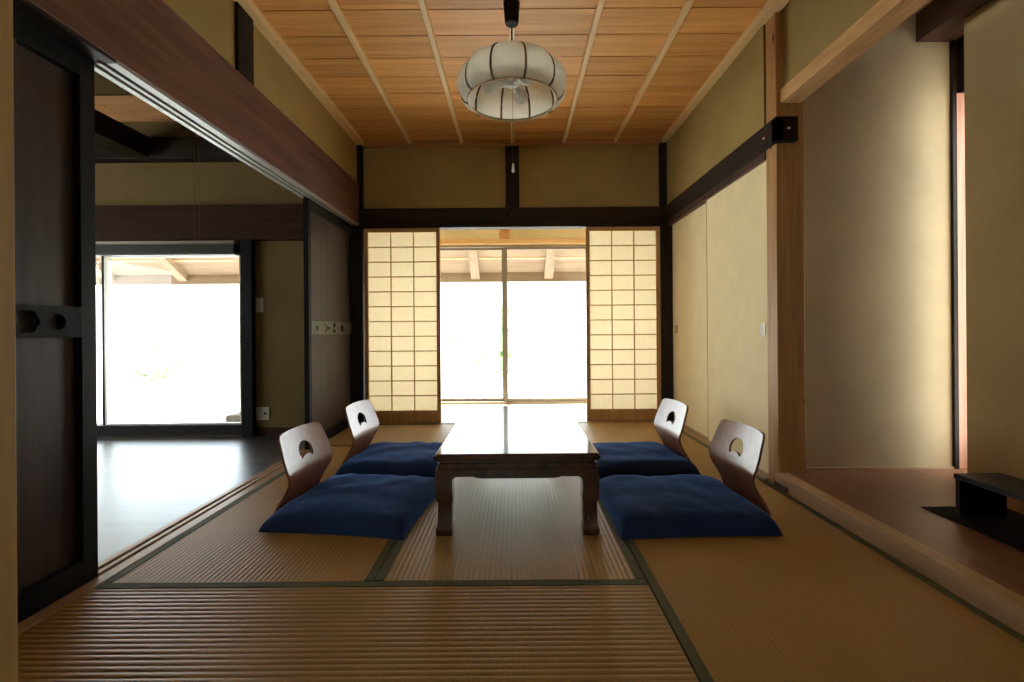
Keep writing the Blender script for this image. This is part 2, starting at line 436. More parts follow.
# tokonoma alcove
struct('wall_alcove_upper', B(1.455, 1.55, .2, 2.465, 2.10, H + .02), M['plaster'])
trim(B(1.435, 1.545, .2, 2.466, 2.048, 2.122, bev=.005), M['lintel'])
struct('wall_alcove_back', B(1.50, 2.66, 2.525, 2.61, -.055, 2.75), M['plaster_toko'])
trim(B(1.56, 2.42, 2.512, 2.527, .066, .078, bev=.001), M['sill_x'])
struct('floor_alcove', B(1.44, 2.57, .2, 2.526, -.055, .067), M['tokofloor'])
trim(B(1.393, 1.462, .2, 2.464, -.055, .0685, bev=.003), M['kamachi'])
trim(B(1.386, 1.394, 2.35, 2.466, 0.0, .024, bev=.001), M['brownbeam'])
struct('ceiling_alcove', B(1.45, 2.66, .2, 2.60, 2.72, 2.76), M['brownbeam'])
trim(B(2.215, 2.42, .2, 2.525, 2.405, 2.56, bev=.004), M['brownbeam'])
# partition in front of the alcove's side window; daylight comes round its far end
struct('wall_alcove_partition', B(2.30, 2.345, .2, 2.34, -.055, 2.42), M['plaster_part'])
struct('wall_alcove_side', wall_with_holes((.2, 2.61, -.055, 2.75), [(.9, 2.512, .12, 2.12)], 'X', 2.56, 2.66), M['plaster_toko'])
trim(B(2.44, 2.57, 2.45, 2.60, 2.12, 2.42), M['dark_z'])
trim(B(2.401, 2.424, 2.508, 2.526, .067, 2.41, bev=.001), M['dark_z'])
trim(B(2.424, 2.57, 2.512, 2.56, .067, 2.12, bev=.002), M['pinkpost'])
w4 = empty('window_4', (2.61, 1.7, .12)); w4['kind'] = 'structure'
mb = MB()
mb.box(2.60, 2.64, .9, 2.512, .12, .16); mb.box(2.60, 2.64, .9, 2.512, 2.08, 2.12)
mb.box(2.60, 2.64, .9, .94, .16, 2.08); mb.box(2.60, 2.64, 1.68, 1.72, .16, 2.08)
w4f = mb.build('frame', M['alu']); w4p = B(2.618, 2.622, .93, 2.51, .15, 2.09).build('pane', M['glass'])
for q in (w4f, w4p):
    q.parent = w4; q.matrix_parent_inverse = Matrix.Translation(-Vector(w4.location))

# left room (wood-floored)
LF = -.04
struct('floor_kitchen', B(-5.6, -1.53, -.6, 3.98, -.20, LF), M['leftfloor'])
WX0, WX1, WZ0, WZ1 = -4.9, -2.30, -.035, 1.61
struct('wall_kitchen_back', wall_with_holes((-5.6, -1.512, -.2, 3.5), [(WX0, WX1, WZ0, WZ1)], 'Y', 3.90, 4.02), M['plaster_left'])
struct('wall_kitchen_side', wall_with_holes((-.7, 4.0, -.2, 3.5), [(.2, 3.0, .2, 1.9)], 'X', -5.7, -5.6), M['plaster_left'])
w5 = empty('added_window_5', (-5.65, 1.6, .2)); w5['kind'] = 'structure'  # unseen window, added to light the right wall and alcove from the left
mb = MB()
for Y_ in (.2, 1.58, 2.95): mb.box(-5.68, -5.63, Y_, Y_ + .05, .2, 1.9)
mb.box(-5.68, -5.63, .25, 2.95, .2, .25); mb.box(-5.68, -5.63, .25, 2.95, 1.85, 1.9)
for q in (mb.build('frame', M['alu']), B(-5.657, -5.653, .24, 2.96, .24, 1.86).build('pane', M['glass'])):
    q.parent = w5; q.matrix_parent_inverse = Matrix.Translation(-Vector(w5.location))
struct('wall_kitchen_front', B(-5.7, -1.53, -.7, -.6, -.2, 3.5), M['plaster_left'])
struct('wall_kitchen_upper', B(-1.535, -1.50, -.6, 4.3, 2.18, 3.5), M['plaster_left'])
struct('ceiling_kitchen', B(-5.7, -1.45, -.7, 4.05, 3.5, 3.6), M['brownbeam'])
trim(B(-5.6, -1.60, 3.84, 3.91, 1.61, 1.905, bev=.004), M['brownbeam_x'])
trim(B(-5.6, -1.60, 3.80, 3.91, 2.280, 2.46, bev=.006), M['dark_x'])
trim(B(-3.20, -3.01, -.6, 3.81, 2.29, 2.46, bev=.006), M['dark_y'])
trim(B(-5.6, -1.60, 3.85, 3.91, 2.63, 2.83, bev=.003), M['orange'])
trim(B(WX1 + .017, -2.19, 3.845, 3.95, LF, 1.61, bev=.003), M['doorframe'])
trim(B(-2.19, -1.60, 3.885, 3.905, LF, .03, bev=.002), M['brownbeam_x'])

# window 1: the wood-floored room's sliding window
w = empty('window_1', (-3.6, 3.95, LF)); w['kind'] = 'structure'
def local(o, root):
    o.parent = root; o.matrix_parent_inverse = root.matrix_world.inverted() if False else Matrix.Translation(-Vector(root.location)); return o
mb = MB()
mb.box(WX0, WX1, 3.90, 4.0, LF + .002, .052, bev=.003); mb.box(WX0, WX1, 3.90, 4.0, 1.50, 1.61, bev=.003)
mb.box(WX0, WX0 + .05, 3.90, 4.0, .05, 1.50)
mb.box(-2.318, WX1, 3.90, 4.0, .05, 1.50)
local(mb.build('frame', M['alu_dark']), w)
local(B(-3.545, -3.503, 3.955, 3.985, .05, 1.50, bev=.003).build('sash', M['alu_dark']), w)
local(B(-3.500, -3.488, 3.93, 3.995, .052, 1.50, bev=.002).box(-3.46, -2.335, 3.93, 3.955, .05, .066).box(-3.46, -2.335, 3.93, 3.955, 1.488, 1.502).build('sash', M['alu_white']), w)
local(B(-3.49, -2.335, 3.940, 3.944, .06, 1.495).build('pane', M['glass']), w)
local(B(WX0 + .05, -3.54, 3.968, 3.972, .05, 1.495).build('pane', M['glass']), w)

# front sliding door edge and hall behind the camera
fd = struct('door_1', B(-1.46, -.751, .664, .694, 0.0, 1.80, bev=.002), M['front_edge'])
struct('wall_front', B(.80, 2.66, .50, .60, -.055, 2.72).box(-1.53, .80, .50, .60, 1.85, 2.72), M['plaster'])
struct('floor_hall', B(-1.53, 2.6, -2.6, .2, -.2, 0.0), M['hallfloor'])
struct('wall_hall_back', wall_with_holes((-1.6, 2.7, -.2, 2.7), [(-.9, .5, .3, 1.4)], 'Y', -2.7, -2.6), M['hall'])
struct('wall_hall_left', B(-1.60, -1.53, -2.7, .2, -.2, 2.7), M['hall'])
struct('wall_hall_right', B(2.56, 2.66, -2.7, .25, -.2, 2.75), M['hall'])
struct('ceiling_hall', B(-1.6, 2.66, -2.7, .21, 2.60, 2.7), M['cream'])
w3 = empty('added_window_3', (.4, -2.65, .55)); w3['kind'] = 'structure'  # out-of-view opening, added to throw light up onto the near ceiling
mb = MB()
mb.box(-.9, .5, -2.68, -2.62, .3, .35); mb.box(-.9, .5, -2.68, -2.62, 1.35, 1.4)
for X in (-.9, -.225, .45): mb.box(X, X + .05, -2.68, -2.62, .35, 1.35)
local(mb.build('frame', M['alu']), w3)
local(B(-.85, .45, -2.652, -2.648, .35, 1.35).build('pane', M['glass']), w3)

struct('sky_block_hall', B(-6, 3.2, -4.3, -2.7, 1.95, 2.05), M['eave'])  # unseen slab, added to keep skylight out of the hall opening
# engawa corridor beyond the paper screens
struct('floor_corridor', B(-2.4, 2.4, 4.295, 5.28, -.2, 0.0), M['engawa'])
EX0, EX1 = -1.95, 1.75
struct('wall_corridor', wall_with_holes((-2.4, 2.4, -.2, 2.5), [(EX0, EX1, 0.0, 1.80)], 'Y', 5.20, 5.29), M['cream'])
struct('wall_corridor_left', B(-2.4, -2.3, 4.02, 5.2, -.2, 2.5), M['cream'])
struct('wall_corridor_right', B(2.3, 2.4, 4.29, 5.2, -.2, 2.5), M['cream'])
struct('wall_corridor_inner', B(-2.4, -1.512, 4.021, 4.10, -.2, 2.5).box(1.45, 2.4, 4.20, 4.29, -.2, 2.5), M['cream'])
struct('ceiling_corridor', B(-2.4, 2.4, 4.29, 5.29, 2.30, 2.36), M['cream'])
trim(B(-2.3, 2.3, 5.165, 5.205, 1.812, 1.862, bev=.002), M['lintel_x'])
trim(B(-.155, -.045, 5.17, 5.205, 1.862, 2.0, bev=.002), M['orange'])
w2 = empty('window_2', (-.1, 5.24, 0)); w2['kind'] = 'structure'
mb = MB()
mb.box(EX0, EX1, 5.20, 5.29, 0.0, .028, bev=.002); mb.box(EX0, EX1, 5.20, 5.29, 1.775, 1.80, bev=.002)
mb.box(EX0, EX0 + .04, 5.20, 5.29, .028, 1.775); mb.box(EX1 - .04, EX1, 5.20, 5.29, .028, 1.775)
local(mb.build('frame', M['alu']), w2)
def sash(x0, x1, yc, root):
    m = MB()
    m.box(x0, x0 + .036, yc - .012, yc + .012, .026, 1.778, bev=.002); m.box(x1 - .036, x1, yc - .012, yc + .012, .026, 1.778, bev=.002)
    m.box(x0 + .036, x1 - .036, yc - .012, yc + .012, .026, .062); m.box(x0 + .036, x1 - .036, yc - .012, yc + .012, 1.75, 1.778)
    s_ = local(m.build('sash', M['alu']), root)
    g = B(x0 + .03, x1 - .03, yc - .002, yc + .002, .055, 1.755).build('pane', M['glass'])
    local(g, root)
sash(EX0 + .04, -.098, 5.262, w2); sash(-.108, EX1 - .04, 5.230, w2)

# deep eave outside
EY, EZ, SL = 5.92, 1.475, .60
def soff(yv): return EZ + .085 + SL * (EY - yv)
mb = MB(); mb.poly([(EY + .03, soff(EY + .03)), (4.05, soff(4.05)), (4.05, soff(4.05) + .05), (EY + .03, soff(EY + .03) + .05)], 'X', -8, 6)
struct('roof_eave', mb, M['eave'])
for i in range(-8, 6):
    X = -.4875 + i * .936
    mb = MB(); mb.poly([(EY - .02, soff(EY - .02) - .085), (5.29 if X > -2.4 else 4.05, soff(5.29 if X > -2.4 else 4.05) - .085), (5.29 if X > -2.4 else 4.05, soff(5.29 if X > -2.4 else 4.05) + .002), (EY - .02, soff(EY - .02) + .002)], 'X', X - .055, X + .055)
    trim(mb, M['rafter'])
trim(B(-8, 6, EY - .025, EY + .03, EZ - .02, EZ + .10, bev=.003), M['eave'])
mb = MB(); mb.poly([(5.652, soff(5.652) - .012), (5.640, soff(5.640) - .012), (5.640, soff(5.640) + .001), (5.652, soff(5.652) + .001)], 'X', -8, 6)
trim(mb, M['batten'])
struct('ground', B(-40, 40, -30, 60, -.70, -.55), M['ground'])

# ------------------------------------------------------------------ tatami mats
def tatami(x0, x1, y0, y1, axis, label, hb=.031, amp=.0019):
    cx, cy = (x0 + x1) / 2, (y0 + y1) / 2
    w, d = (x1 - x0) / 2, (y1 - y0) / 2
    b = bmesh.new()
    span = (d if axis == 'X' else w) - hb
    ln = (w if axis == 'X' else d) - .0015
    pitch = .021 if axis == 'X' else .0185; sub = 8
    k = int(round(2 * span / pitch)); n = k * sub
    ra, rb, ga, gb = [], [], [], []
    for i in range(n + 1):
        u = -span + 2 * span * i / n
        ph = (i % sub) / sub
        z = -amp + amp * abs(math.sin(PI * ph)) ** .7
        def P(s_, zz): return (s_ * ln, u, zz) if axis == 'X' else (u, s_ * ln, zz)
        ra.append(b.verts.new(P(-1, z))); rb.append(b.verts.new(P(1, z)))
        ga.append(b.verts.new(P(-1, -.05))); gb.append(b.verts.new(P(1, -.05)))
    for i in range(n):
        b.faces.new((ra[i], rb[i], rb[i + 1], ra[i + 1]))
        b.faces.new((ga[i], ga[i + 1], gb[i + 1], gb[i]))
        b.faces.new((ra[i], ra[i + 1], ga[i + 1], ga[i])); b.faces.new((rb[i + 1], rb[i], gb[i], gb[i + 1]))
    b.faces.new((ra[0], ga[0], gb[0], rb[0])); b.faces.new((ra[n], rb[n], gb[n], ga[n]))
    bmesh.ops.recalc_face_normals(b, faces=b.faces)
    m = MB(); m.bm.free(); m.bm = b
    o = m.build('tatami_mat', M['tatami_x' if axis == 'X' else 'tatami_y'], None, True, (cx, cy, 0), 60)
    tag(o, label, 'tatami mat', 'tatami mats on the floor')
    for s_ in (-1, 1):
        a, c = sorted((s_ * (span - .0005), s_ * (span + hb - .001)))
        if axis == 'X': B(-ln, ln, a, c, -.05, .0012, bev=.001).build('cloth_border', M['heri'], o)
        else: B(a, c, -ln, ln, -.05, .0012, bev=.001).build('cloth_border', M['heri'], o)
    return o
TX0, TX1, TX2, TX3 = -1.400, -.482, .440, 1.386
tatami(TX0, TX2, .64, 1.555, 'X', 'woven straw mat across the front left, its ribs running crosswise, beside the dark wooden door')
tatami(TX0, TX1, 1.557, 3.37, 'Y', 'straw mat with green edging under the two left cushions, along the wooden floor track')
tatami(TX1 + .002, TX2, 1.557, 3.37, 'Y', 'straw mat under the low wooden table, between two others')
tatami(TX2 + .002, TX3, .64, 2.462, 'Y', 'straw mat at the front right along the raised alcove edge', amp=.0010)
tatami(TX2 + .002, TX3, 2.464, 4.153, 'Y', 'straw mat along the pale sliding panels under the far right cushion', amp=.0012)
tatami(TX0, TX2, 3.372, 4.153, 'X', 'straw mat lying in front of the left paper screen at the far end')

# ------------------------------------------------------------------ shoji screens
def shoji(x0, x1, label):
    r = empty('shoji_screen', ((x0 + x1) / 2, 4.215, .004))
    tag(r, label, 'paper screen', 'paper screens at the far end')
    w = (x1 - x0) / 2; T = 1.776 - .004
    st, top, bot = .034, .034, .105
    for s_ in (-1, 1):
        a, b_ = sorted((s_ * w, s_ * (w - st)))
        B(a, b_, -.015, .015, 0, T, bev=.002).build('stile', M['shojiwood'], r)
    B(-w + st, w - st, -.015, .015, T - top, T, bev=.002).build('top_rail', M['shojiwood'], r)
    B(-w + st, w - st, -.015, .015, 0, bot, bev=.002).build('bottom_rail', M['shojiwood'], r)
    mb = MB(); iw = w - st
    for i in (1, 2):
        X = -iw + 2 * iw * i / 3; mb.box(X - .004, X + .004, -.008, .004, bot, T - top)
    for j in range(1, 12):
        Z = bot + (T - top - bot) * j / 12; mb.box(-iw, iw, -.009, .004, Z - .0045, Z + .0045)
    mb.build('lattice', M['shojiwood'], r)
    B(-iw - .005, iw + .005, .0045, .0065, bot - .01, T - top + .01).build('paper', M['shojipaper'], r)
    return r
shoji(-1.366, -.672, 'latticed paper sliding screen left of the bright opening, by the dark door')
shoji(.662, 1.340, 'latticed paper sliding screen right of the bright opening, next to the pale panels')

# ------------------------------------------------------------------ fusuma panels
def fusuma(xf, y0, y1, hy, label, T=1.786):
    r = empty('fusuma_panel', (xf, (y0 + y1) / 2, .004))
    tag(r, label, 'sliding panel', 'pale sliding panels on the right wall')
    d = (y1 - y0) / 2; T -= .004
    B(.002, .02, -d + .004, d - .004, .02, T - .004).build('panel', M['fusuma'], r)
    mb = MB()
    mb.box(0, .022, -d, -d + .007, 0, T, bev=.001); mb.box(0, .022, d - .007, d, 0, T, bev=.001)
    mb.box(0, .022, -d + .007, d - .007, 0, .022, bev=.001); mb.box(0, .022, -d + .007, d - .007, T - .006, T, bev=.001)
    mb.build('edge_frame', M['fusumaframe'], r)
    hh, hw = .034, .025; yy = hy - (y0 + y1) / 2; zc = .833
    mb = MB()
    mb.box(-.002, .004, yy - hw, yy - hw + .006, zc - hh, zc + hh); mb.box(-.002, .004, yy + hw - .006, yy + hw, zc - hh, zc + hh)
    mb.box(-.002, .004, yy - hw + .006, yy + hw - .006, zc + hh - .006, zc + hh); mb.box(-.002, .004, yy - hw + .006, yy + hw - .006, zc - hh, zc - hh + .006)
    hnd = mb.build('pull', M['pull'], r)
    B(-.0004, .003, yy - hw + .006, yy + hw - .006, zc - hh + .006, zc + hh - .006).build('pull_recess', M['outlet'], hnd)
    return r
fusuma(1.420, 2.568, 3.385, 2.625, 'pale cream sliding panel nearer the wooden post, with a square recessed pull')
fusuma(1.444, 3.33, 4.182, 4.09, 'pale cream sliding panel beside the paper screen in the far corner')

# ------------------------------------------------------------------ dark sliding doors
def circle(cx, cy, r, n=28, sy=1): return [(cx + r * math.cos(2 * PI * i / n), cy + sy * r * math.sin(2 * PI * i / n)) for i in range(n)]
def flower(cx, cy, r, lobes=6, n=72): return [(cx + r * (.80 + .20 * abs(math.cos(lobes * t / 2)) ** .6) * math.cos(t), cy + r * (.80 + .20 * abs(math.cos(lobes * t / 2)) ** .6) * math.sin(t)) for t in [2 * PI * i / n for i in range(n)]]
def dark_door(xf, y0, y1, label, holes, barmat, muntins, barz=(.832, .934), recess=.026, stile=.062, T=1.806):
    r = empty('sliding_door', (xf, (y0 + y1) / 2, .0))
    tag(r, label, 'sliding door', 'dark wooden sliding doors')
    yc = (y0 + y1) / 2; d = (y1 - y0) / 2; th = .036; z0 = -.008
    for s_ in (-1, 1):
        a, b_ = sorted((s_ * d, s_ * (d - stile)))
        B(-th, 0, a, b_, z0, T, bev=.002).build('stile', M['doorframe'], r)
    B(-th, -.0005, -d + stile, d - stile, T - .085, T, bev=.002).build('top_rail', M['doorframe'], r)
    B(-th, -.0005, -d + stile, d - stile, z0, .075, bev=.002).build('bottom_rail', M['doorframe'], r)
    B(-th + .002, -recess, -d + stile, d - stile, .07, T - .08).build('panel', M['doorwood'], r)
    for (a, b_) in muntins:
        mb = MB(); mb.box(-recess - .001, -.003, a - yc, b_ - yc, .075, barz[0]); mb.box(-recess - .001, -.003, a - yc, b_ - yc, barz[1], T - .085)
        mb.build('muntin', M['doorwood'], r)
    outer = [(-d + stile * .98, barz[0]), (d - stile * .98, barz[0]), (d - stile * .98, barz[1]), (-d + stile * .98, barz[1])]
    me = pierced(outer, [[(p[0] - yc, p[1]) for p in h] for h in holes], .016, 'pierced_rail')
    me.materials.clear(); me.materials.append(barmat)
    o = bpy.data.objects.new('pierced_rail', me); COL.objects.link(o); o.parent = r
    o.matrix_local = Matrix(((0, 0, 1, -.008), (1, 0, 0, 0), (0, 1, 0, 0), (0, 0, 0, 1)))
    return r
bz = .883
dark_door(-1.4645, .72, 1.614, 'dark wooden sliding door at the left front, with flower and round holes in its rail',
          [circle(1.478, bz, .026), flower(1.385, bz, .037), circle(.86, bz, .026), flower(.95, bz, .037)], M['doorbar'], [(1.315, 1.362), (.965, 1.012)], stile=.056)
fb = .868
def petal(pts): return pts
far_holes = [circle(3.425, fb, .016, 20, 1.5),
             [(3.56, fb + .03), (3.575, fb + .034), (3.60, fb + .012), (3.66, fb + .006), (3.66, fb - .006), (3.60, fb - .012), (3.575, fb - .034), (3.56, fb - .03), (3.59, fb)],
             circle(3.745, fb + .024, .030, 20, .55), circle(3.745, fb - .024, .030, 20, .55),
             [(3.80, fb + .004), (3.86, fb + .006), (3.91, fb + .026), (3.94, fb + .026), (3.955, fb), (3.94, fb - .026), (3.91, fb - .026), (3.86, fb - .006), (3.80, fb - .004)]]
dark_door(-1.4645, 3.285, 4.180, 'dark wooden sliding door in the far left corner, with a grey branch-pattern rail', far_holes, M['doorbar_far'], [], barz=(.818, .918), recess=.012, stile=.045)

# ------------------------------------------------------------------ low table
tbl = empty('low_table', (.009, 2.48, .0016))
tag(tbl, 'low dark lacquered wooden table standing between four blue cushions', 'table')
tw, td = .340, .600
b = MB()
prof = [(-.006, .308), (.0, .312), (.001, .322), (-.003, .331), (-.010, .336)]
bb = bmesh.new(); rings = []
for (off, z) in prof:
    rings.append([bb.verts.new((sx * (tw + off), sy * (td + off), z)) for sx, sy in ((-1, -1), (1, -1), (1, 1), (-1, 1))])
for a, c in zip(rings, rings[1:]):
    for j in range(4): bb.faces.new((a[j], a[(j + 1) % 4], c[(j + 1) % 4], c[j]))
bb.faces.new(list(reversed(rings[0])))
# top: border plus sunk panel line
z = .336; fw = .075; g = .0022
def rect(ox, oy, z): return [bb.verts.new((sx * ox, sy * oy, z)) for sx, sy in ((-1, -1), (1, -1), (1, 1), (-1, 1))]
r0 = rings[-1]; r1 = rect(tw - fw, td - fw, z); r2 = rect(tw - fw - g, td - fw - g, z - .002); r3 = rect(tw - fw - 2 * g, td - fw - 2 * g, z)
for a, c in ((r0, r1), (r1, r2), (r2, r3)):
    for j in range(4): bb.faces.new((a[j], a[(j + 1) % 4], c[(j + 1) % 4], c[j]))
bb.faces.new(r3)
bmesh.ops.recalc_face_normals(bb, faces=bb.faces)
b.bm.free(); b.bm = bb
b.build('tabletop', M['tabletop'], tbl)
def ring_box(mb, ox, oy, t, z0, z1, bev=0):
    mb.box(-ox, ox, -oy, -oy + t, z0, z1, bev=bev); mb.box(-ox, ox, oy - t, oy, z0, z1, bev=bev)
    mb.box(-ox, -ox + t, -oy + t, oy - t, z0, z1, bev=bev); mb.box(ox - t, ox, -oy + t, oy - t, z0, z1, bev=bev)
mb = MB(); ring_box(mb, tw - .022, td - .022, .03, .294, .309)
ring_box(mb, tw - .010, td - .010, .035, .270, .296, bev=.006)
mb.build('waist_moulding', M['table'], tbl)
def apron(half, base):
    pts = [(-half, .272), (half, .272)]
    right = [(half, .212), (half - .068, .212), (half - .069, .228), (half - .076, .238), (half - .09, .242), (half - .155, .242), (half - .170, .237), (half - .195, .235)]
    return pts + right + [(-x, zz) for x, zz in reversed(right)]
px = tw - .004
for (ya, yb) in ((-td + .006, -td + .030), (td - .030, td - .006)):
    MB().poly(apron(px, 0), 'Y', ya, yb).build('apron', M['table'], tbl)
py = td - .004
for s_ in (-1, 1):
    a, c = sorted((s_ * (tw - .006), s_ * (tw - .030)))
    MB().poly(apron(py - .03, 0), 'X', a, c).build('side_apron', M['table'], tbl)
for sx in (-1, 1):
    for sy in (-1, 1):
        bb = bmesh.new(); rings = []
        # (z, outward offset of outer faces, section width)
        for (zz, off, wd) in ((.272, .0, .070), (.20, .001, .069), (.165, .000, .070), (.142, -.003, .068), (.132, -.008, .060), (.10, -.008, .060), (.05, -.006, .060), (.034, -.004, .062), (.028, .001, .069), (.006, .001, .069), (.0, -.002, .066)):
            ox, oy = tw - .004 + off, td - .004 + off
            x0, x1 = sx * (ox - wd), sx * ox; y0, y1 = sy * (oy - wd), sy * oy
            q = [(x0, y0), (x1, y0), (x1, y1), (x0, y1)]
            c = .004; ring = []
            xa, xb = sorted((x0, x1)); ya, yb = sorted((y0, y1))
            for (px_, py_) in ((xa + c, ya), (xb - c, ya), (xb, ya + c), (xb, yb - c), (xb - c, yb), (xa + c, yb), (xa, yb - c), (xa, ya + c)):
                ring.append(bb.verts.new((px_, py_, zz)))
            rings.append(ring)
        for a, c in zip(rings, rings[1:]):
            for j in range(8): bb.faces.new((a[j], a[(j + 1) % 8], c[(j + 1) % 8], c[j]))
        bb.faces.new(rings[0]); bb.faces.new(list(reversed(rings[-1])))
        bmesh.ops.recalc_face_normals(bb, faces=bb.faces)
        m_ = MB(); m_.bm.free(); m_.bm = bb
        m_.build('leg', M['table'], tbl, True, angle=30)

# ------------------------------------------------------------------ legless chairs
PROF = [(.0, .030), (.006, .055), (.022, .090), (.040, .125), (.054, .155), (.0625, .180), (.062, .205), (.054, .235), (.043, .265), (.031, .300), (.016, .340), (.000, .380)]
HW = [(.02, .180), (.055, .168), (.09, .156), (.125, .152), (.155, .162), (.19, .180), (.22, .190), (.27, .188), (.33, .178), (.385, .166)]
def lerp(tab, t):
    for (a, va), (c, vc) in zip(tab, tab[1:]):
        if t <= c: return va + (vc - va) * max(0, (t - a) / (c - a))
    return tab[-1][1]
def smooth_profile(P, n):
    out = []
    for i in range(n + 1):
        t = i / n * (len(P) - 1); k = min(int(t), len(P) - 2); f = t - k
        p0 = P[max(k - 1, 0)]; p1 = P[k]; p2 = P[k + 1]; p3 = P[min(k + 2, len(P) - 1)]
        q = []
        for d in (0, 1):
            q.append(.5 * (2 * p1[d] + (p2[d] - p0[d]) * f + (2 * p0[d] - 5 * p1[d] + 4 * p2[d] - p3[d]) * f * f + (3 * p1[d] - p0[d] - 3 * p2[d] + p3[d]) * f ** 3))
        out.append(tuple(q))
    return out
def evaluated(ob):
    bpy.context.view_layer.update()
    return bpy.data.meshes.new_from_object(ob.evaluated_get(bpy.context.evaluated_depsgraph_get()))
def chair_meshes():
    nu = 24
    pf = smooth_profile(PROF, 48)
    b = bmesh.new(); rows = []
    for (x, z) in pf:
        hw = lerp(HW, z)
        if z > .355: # rounded upper corners
            k = min(1, (z - .355) / .025); hw -= .020 * (1 - math.sqrt(max(0, 1 - k * k)))
        row = []
        for j in range(nu + 1):
            u = -1 + 2 * j / nu
            crown = .004 * (1 - u * u) * min(1, max(0, (z - .33) / .05))   # gently arched top edge
            wrap = .014 * u * u * min(1, z / .2)                            # sides come forward
            row.append(b.verts.new((x + wrap, hw * u, z + crown)))
        rows.append(row)
    for a, c in zip(rows, rows[1:]):
        for j in range(nu): b.faces.new((a[j], a[j + 1], c[j + 1], c[j]))
    m = MB(); m.bm.free(); m.bm = b
    ob = m.build('tmp_back', M['chair'], None, True)
    so = ob.modifiers.new('s', 'SOLIDIFY'); so.thickness = .011; so.offset = 0
    # hand hole: a disc with a rounded bite from below
    pts = []
    cz, rr = .272, .047
    for i in range(33):
        t = R(-38) + R(256) * i / 32; pts.append((rr * 1.15 * math.cos(t), cz + rr * math.sin(t)))
    a0, a1 = pts[-1], pts[0]
    for i in range(1, 10):
        f = i / 10; pts.append((a0[0] + (a1[0] - a0[0]) * f, a0[1] + .014 * math.sin(PI * f)))
    cut = MB().poly(pts, 'X', -.1, .25).build('tmp_cut', M['chair'])
    bo = ob.modifiers.new('b', 'BOOLEAN'); bo.operation = 'DIFFERENCE'; bo.object = cut; bo.solver = 'EXACT'
    back = evaluated(ob)
    bpy.data.objects.remove(ob); bpy.data.objects.remove(cut)
    for p in back.polygons: p.use_smooth = True
    back.set_sharp_from_angle(angle=R(40)); back.name = 'backrest'
    # seat plate with the rear bend
    sp = smooth_profile([(.40, .0068), (.30, .0064), (.15, .0064), (.06, .0066), (.022, .0095), (.006, .017), (.0, .030)], 36)
    b = bmesh.new(); rows = []
    for (x, z) in sp:
        hw = .178 + .012 * min(1, max(0, (x - .02) / .15))
        if x > .36:
            k = min(1, (x - .36) / .04); hw -= .05 * (1 - math.sqrt(max(0, 1 - k * k)))
        rows.append([b.verts.new((x, hw * (-1 + 2 * j / 12), z)) for j in range(13)])
    for a, c in zip(rows, rows[1:]):
        for j in range(12): b.faces.new((a[j], a[j + 1], c[j + 1], c[j]))
    m = MB(); m.bm.free(); m.bm = b
    ob = m.build('tmp_seat', M['chair'], None, True)
    so = ob.modifiers.new('s', 'SOLIDIFY'); so.thickness = .011; so.offset = 0
    seat = evaluated(ob); bpy.data.objects.remove(ob); seat.name = 'seat'
    for p in seat.polygons: p.use_smooth = True
    seat.set_sharp_from_angle(angle=R(40))
    return back, seat
back_me, seat_me = chair_meshes()
def chair(cx, cy, ang, label):
    """cx, cy: middle of the top edge; ang: facing direction"""
    r = empty('legless_chair', (cx - .005 * math.cos(ang), cy - .005 * math.sin(ang), .0015), ang)
    tag(r, label, 'chair', 'legless bentwood chairs round the low table')
    for nm, me in (('backrest', back_me), ('seat', seat_me)):
        o = bpy.data.objects.new(nm, me); COL.objects.link(o); o.parent = r
    return r
chair(-1.045, 2.215, R(-7), 'brown bentwood legless chair behind the front left cushion, nearest the wood floor')
chair(-1.02, 2.955, R(-7), 'brown bentwood legless chair behind the far left cushion, nearest the left paper screen')
chair(1.095, 2.195, R(180 + 6), 'brown bentwood legless chair behind the front right cushion, nearest the wooden post')
chair(1.03, 2.915, R(180 + 6), 'brown bentwood legless chair behind the far right cushion, nearest the right paper screen')

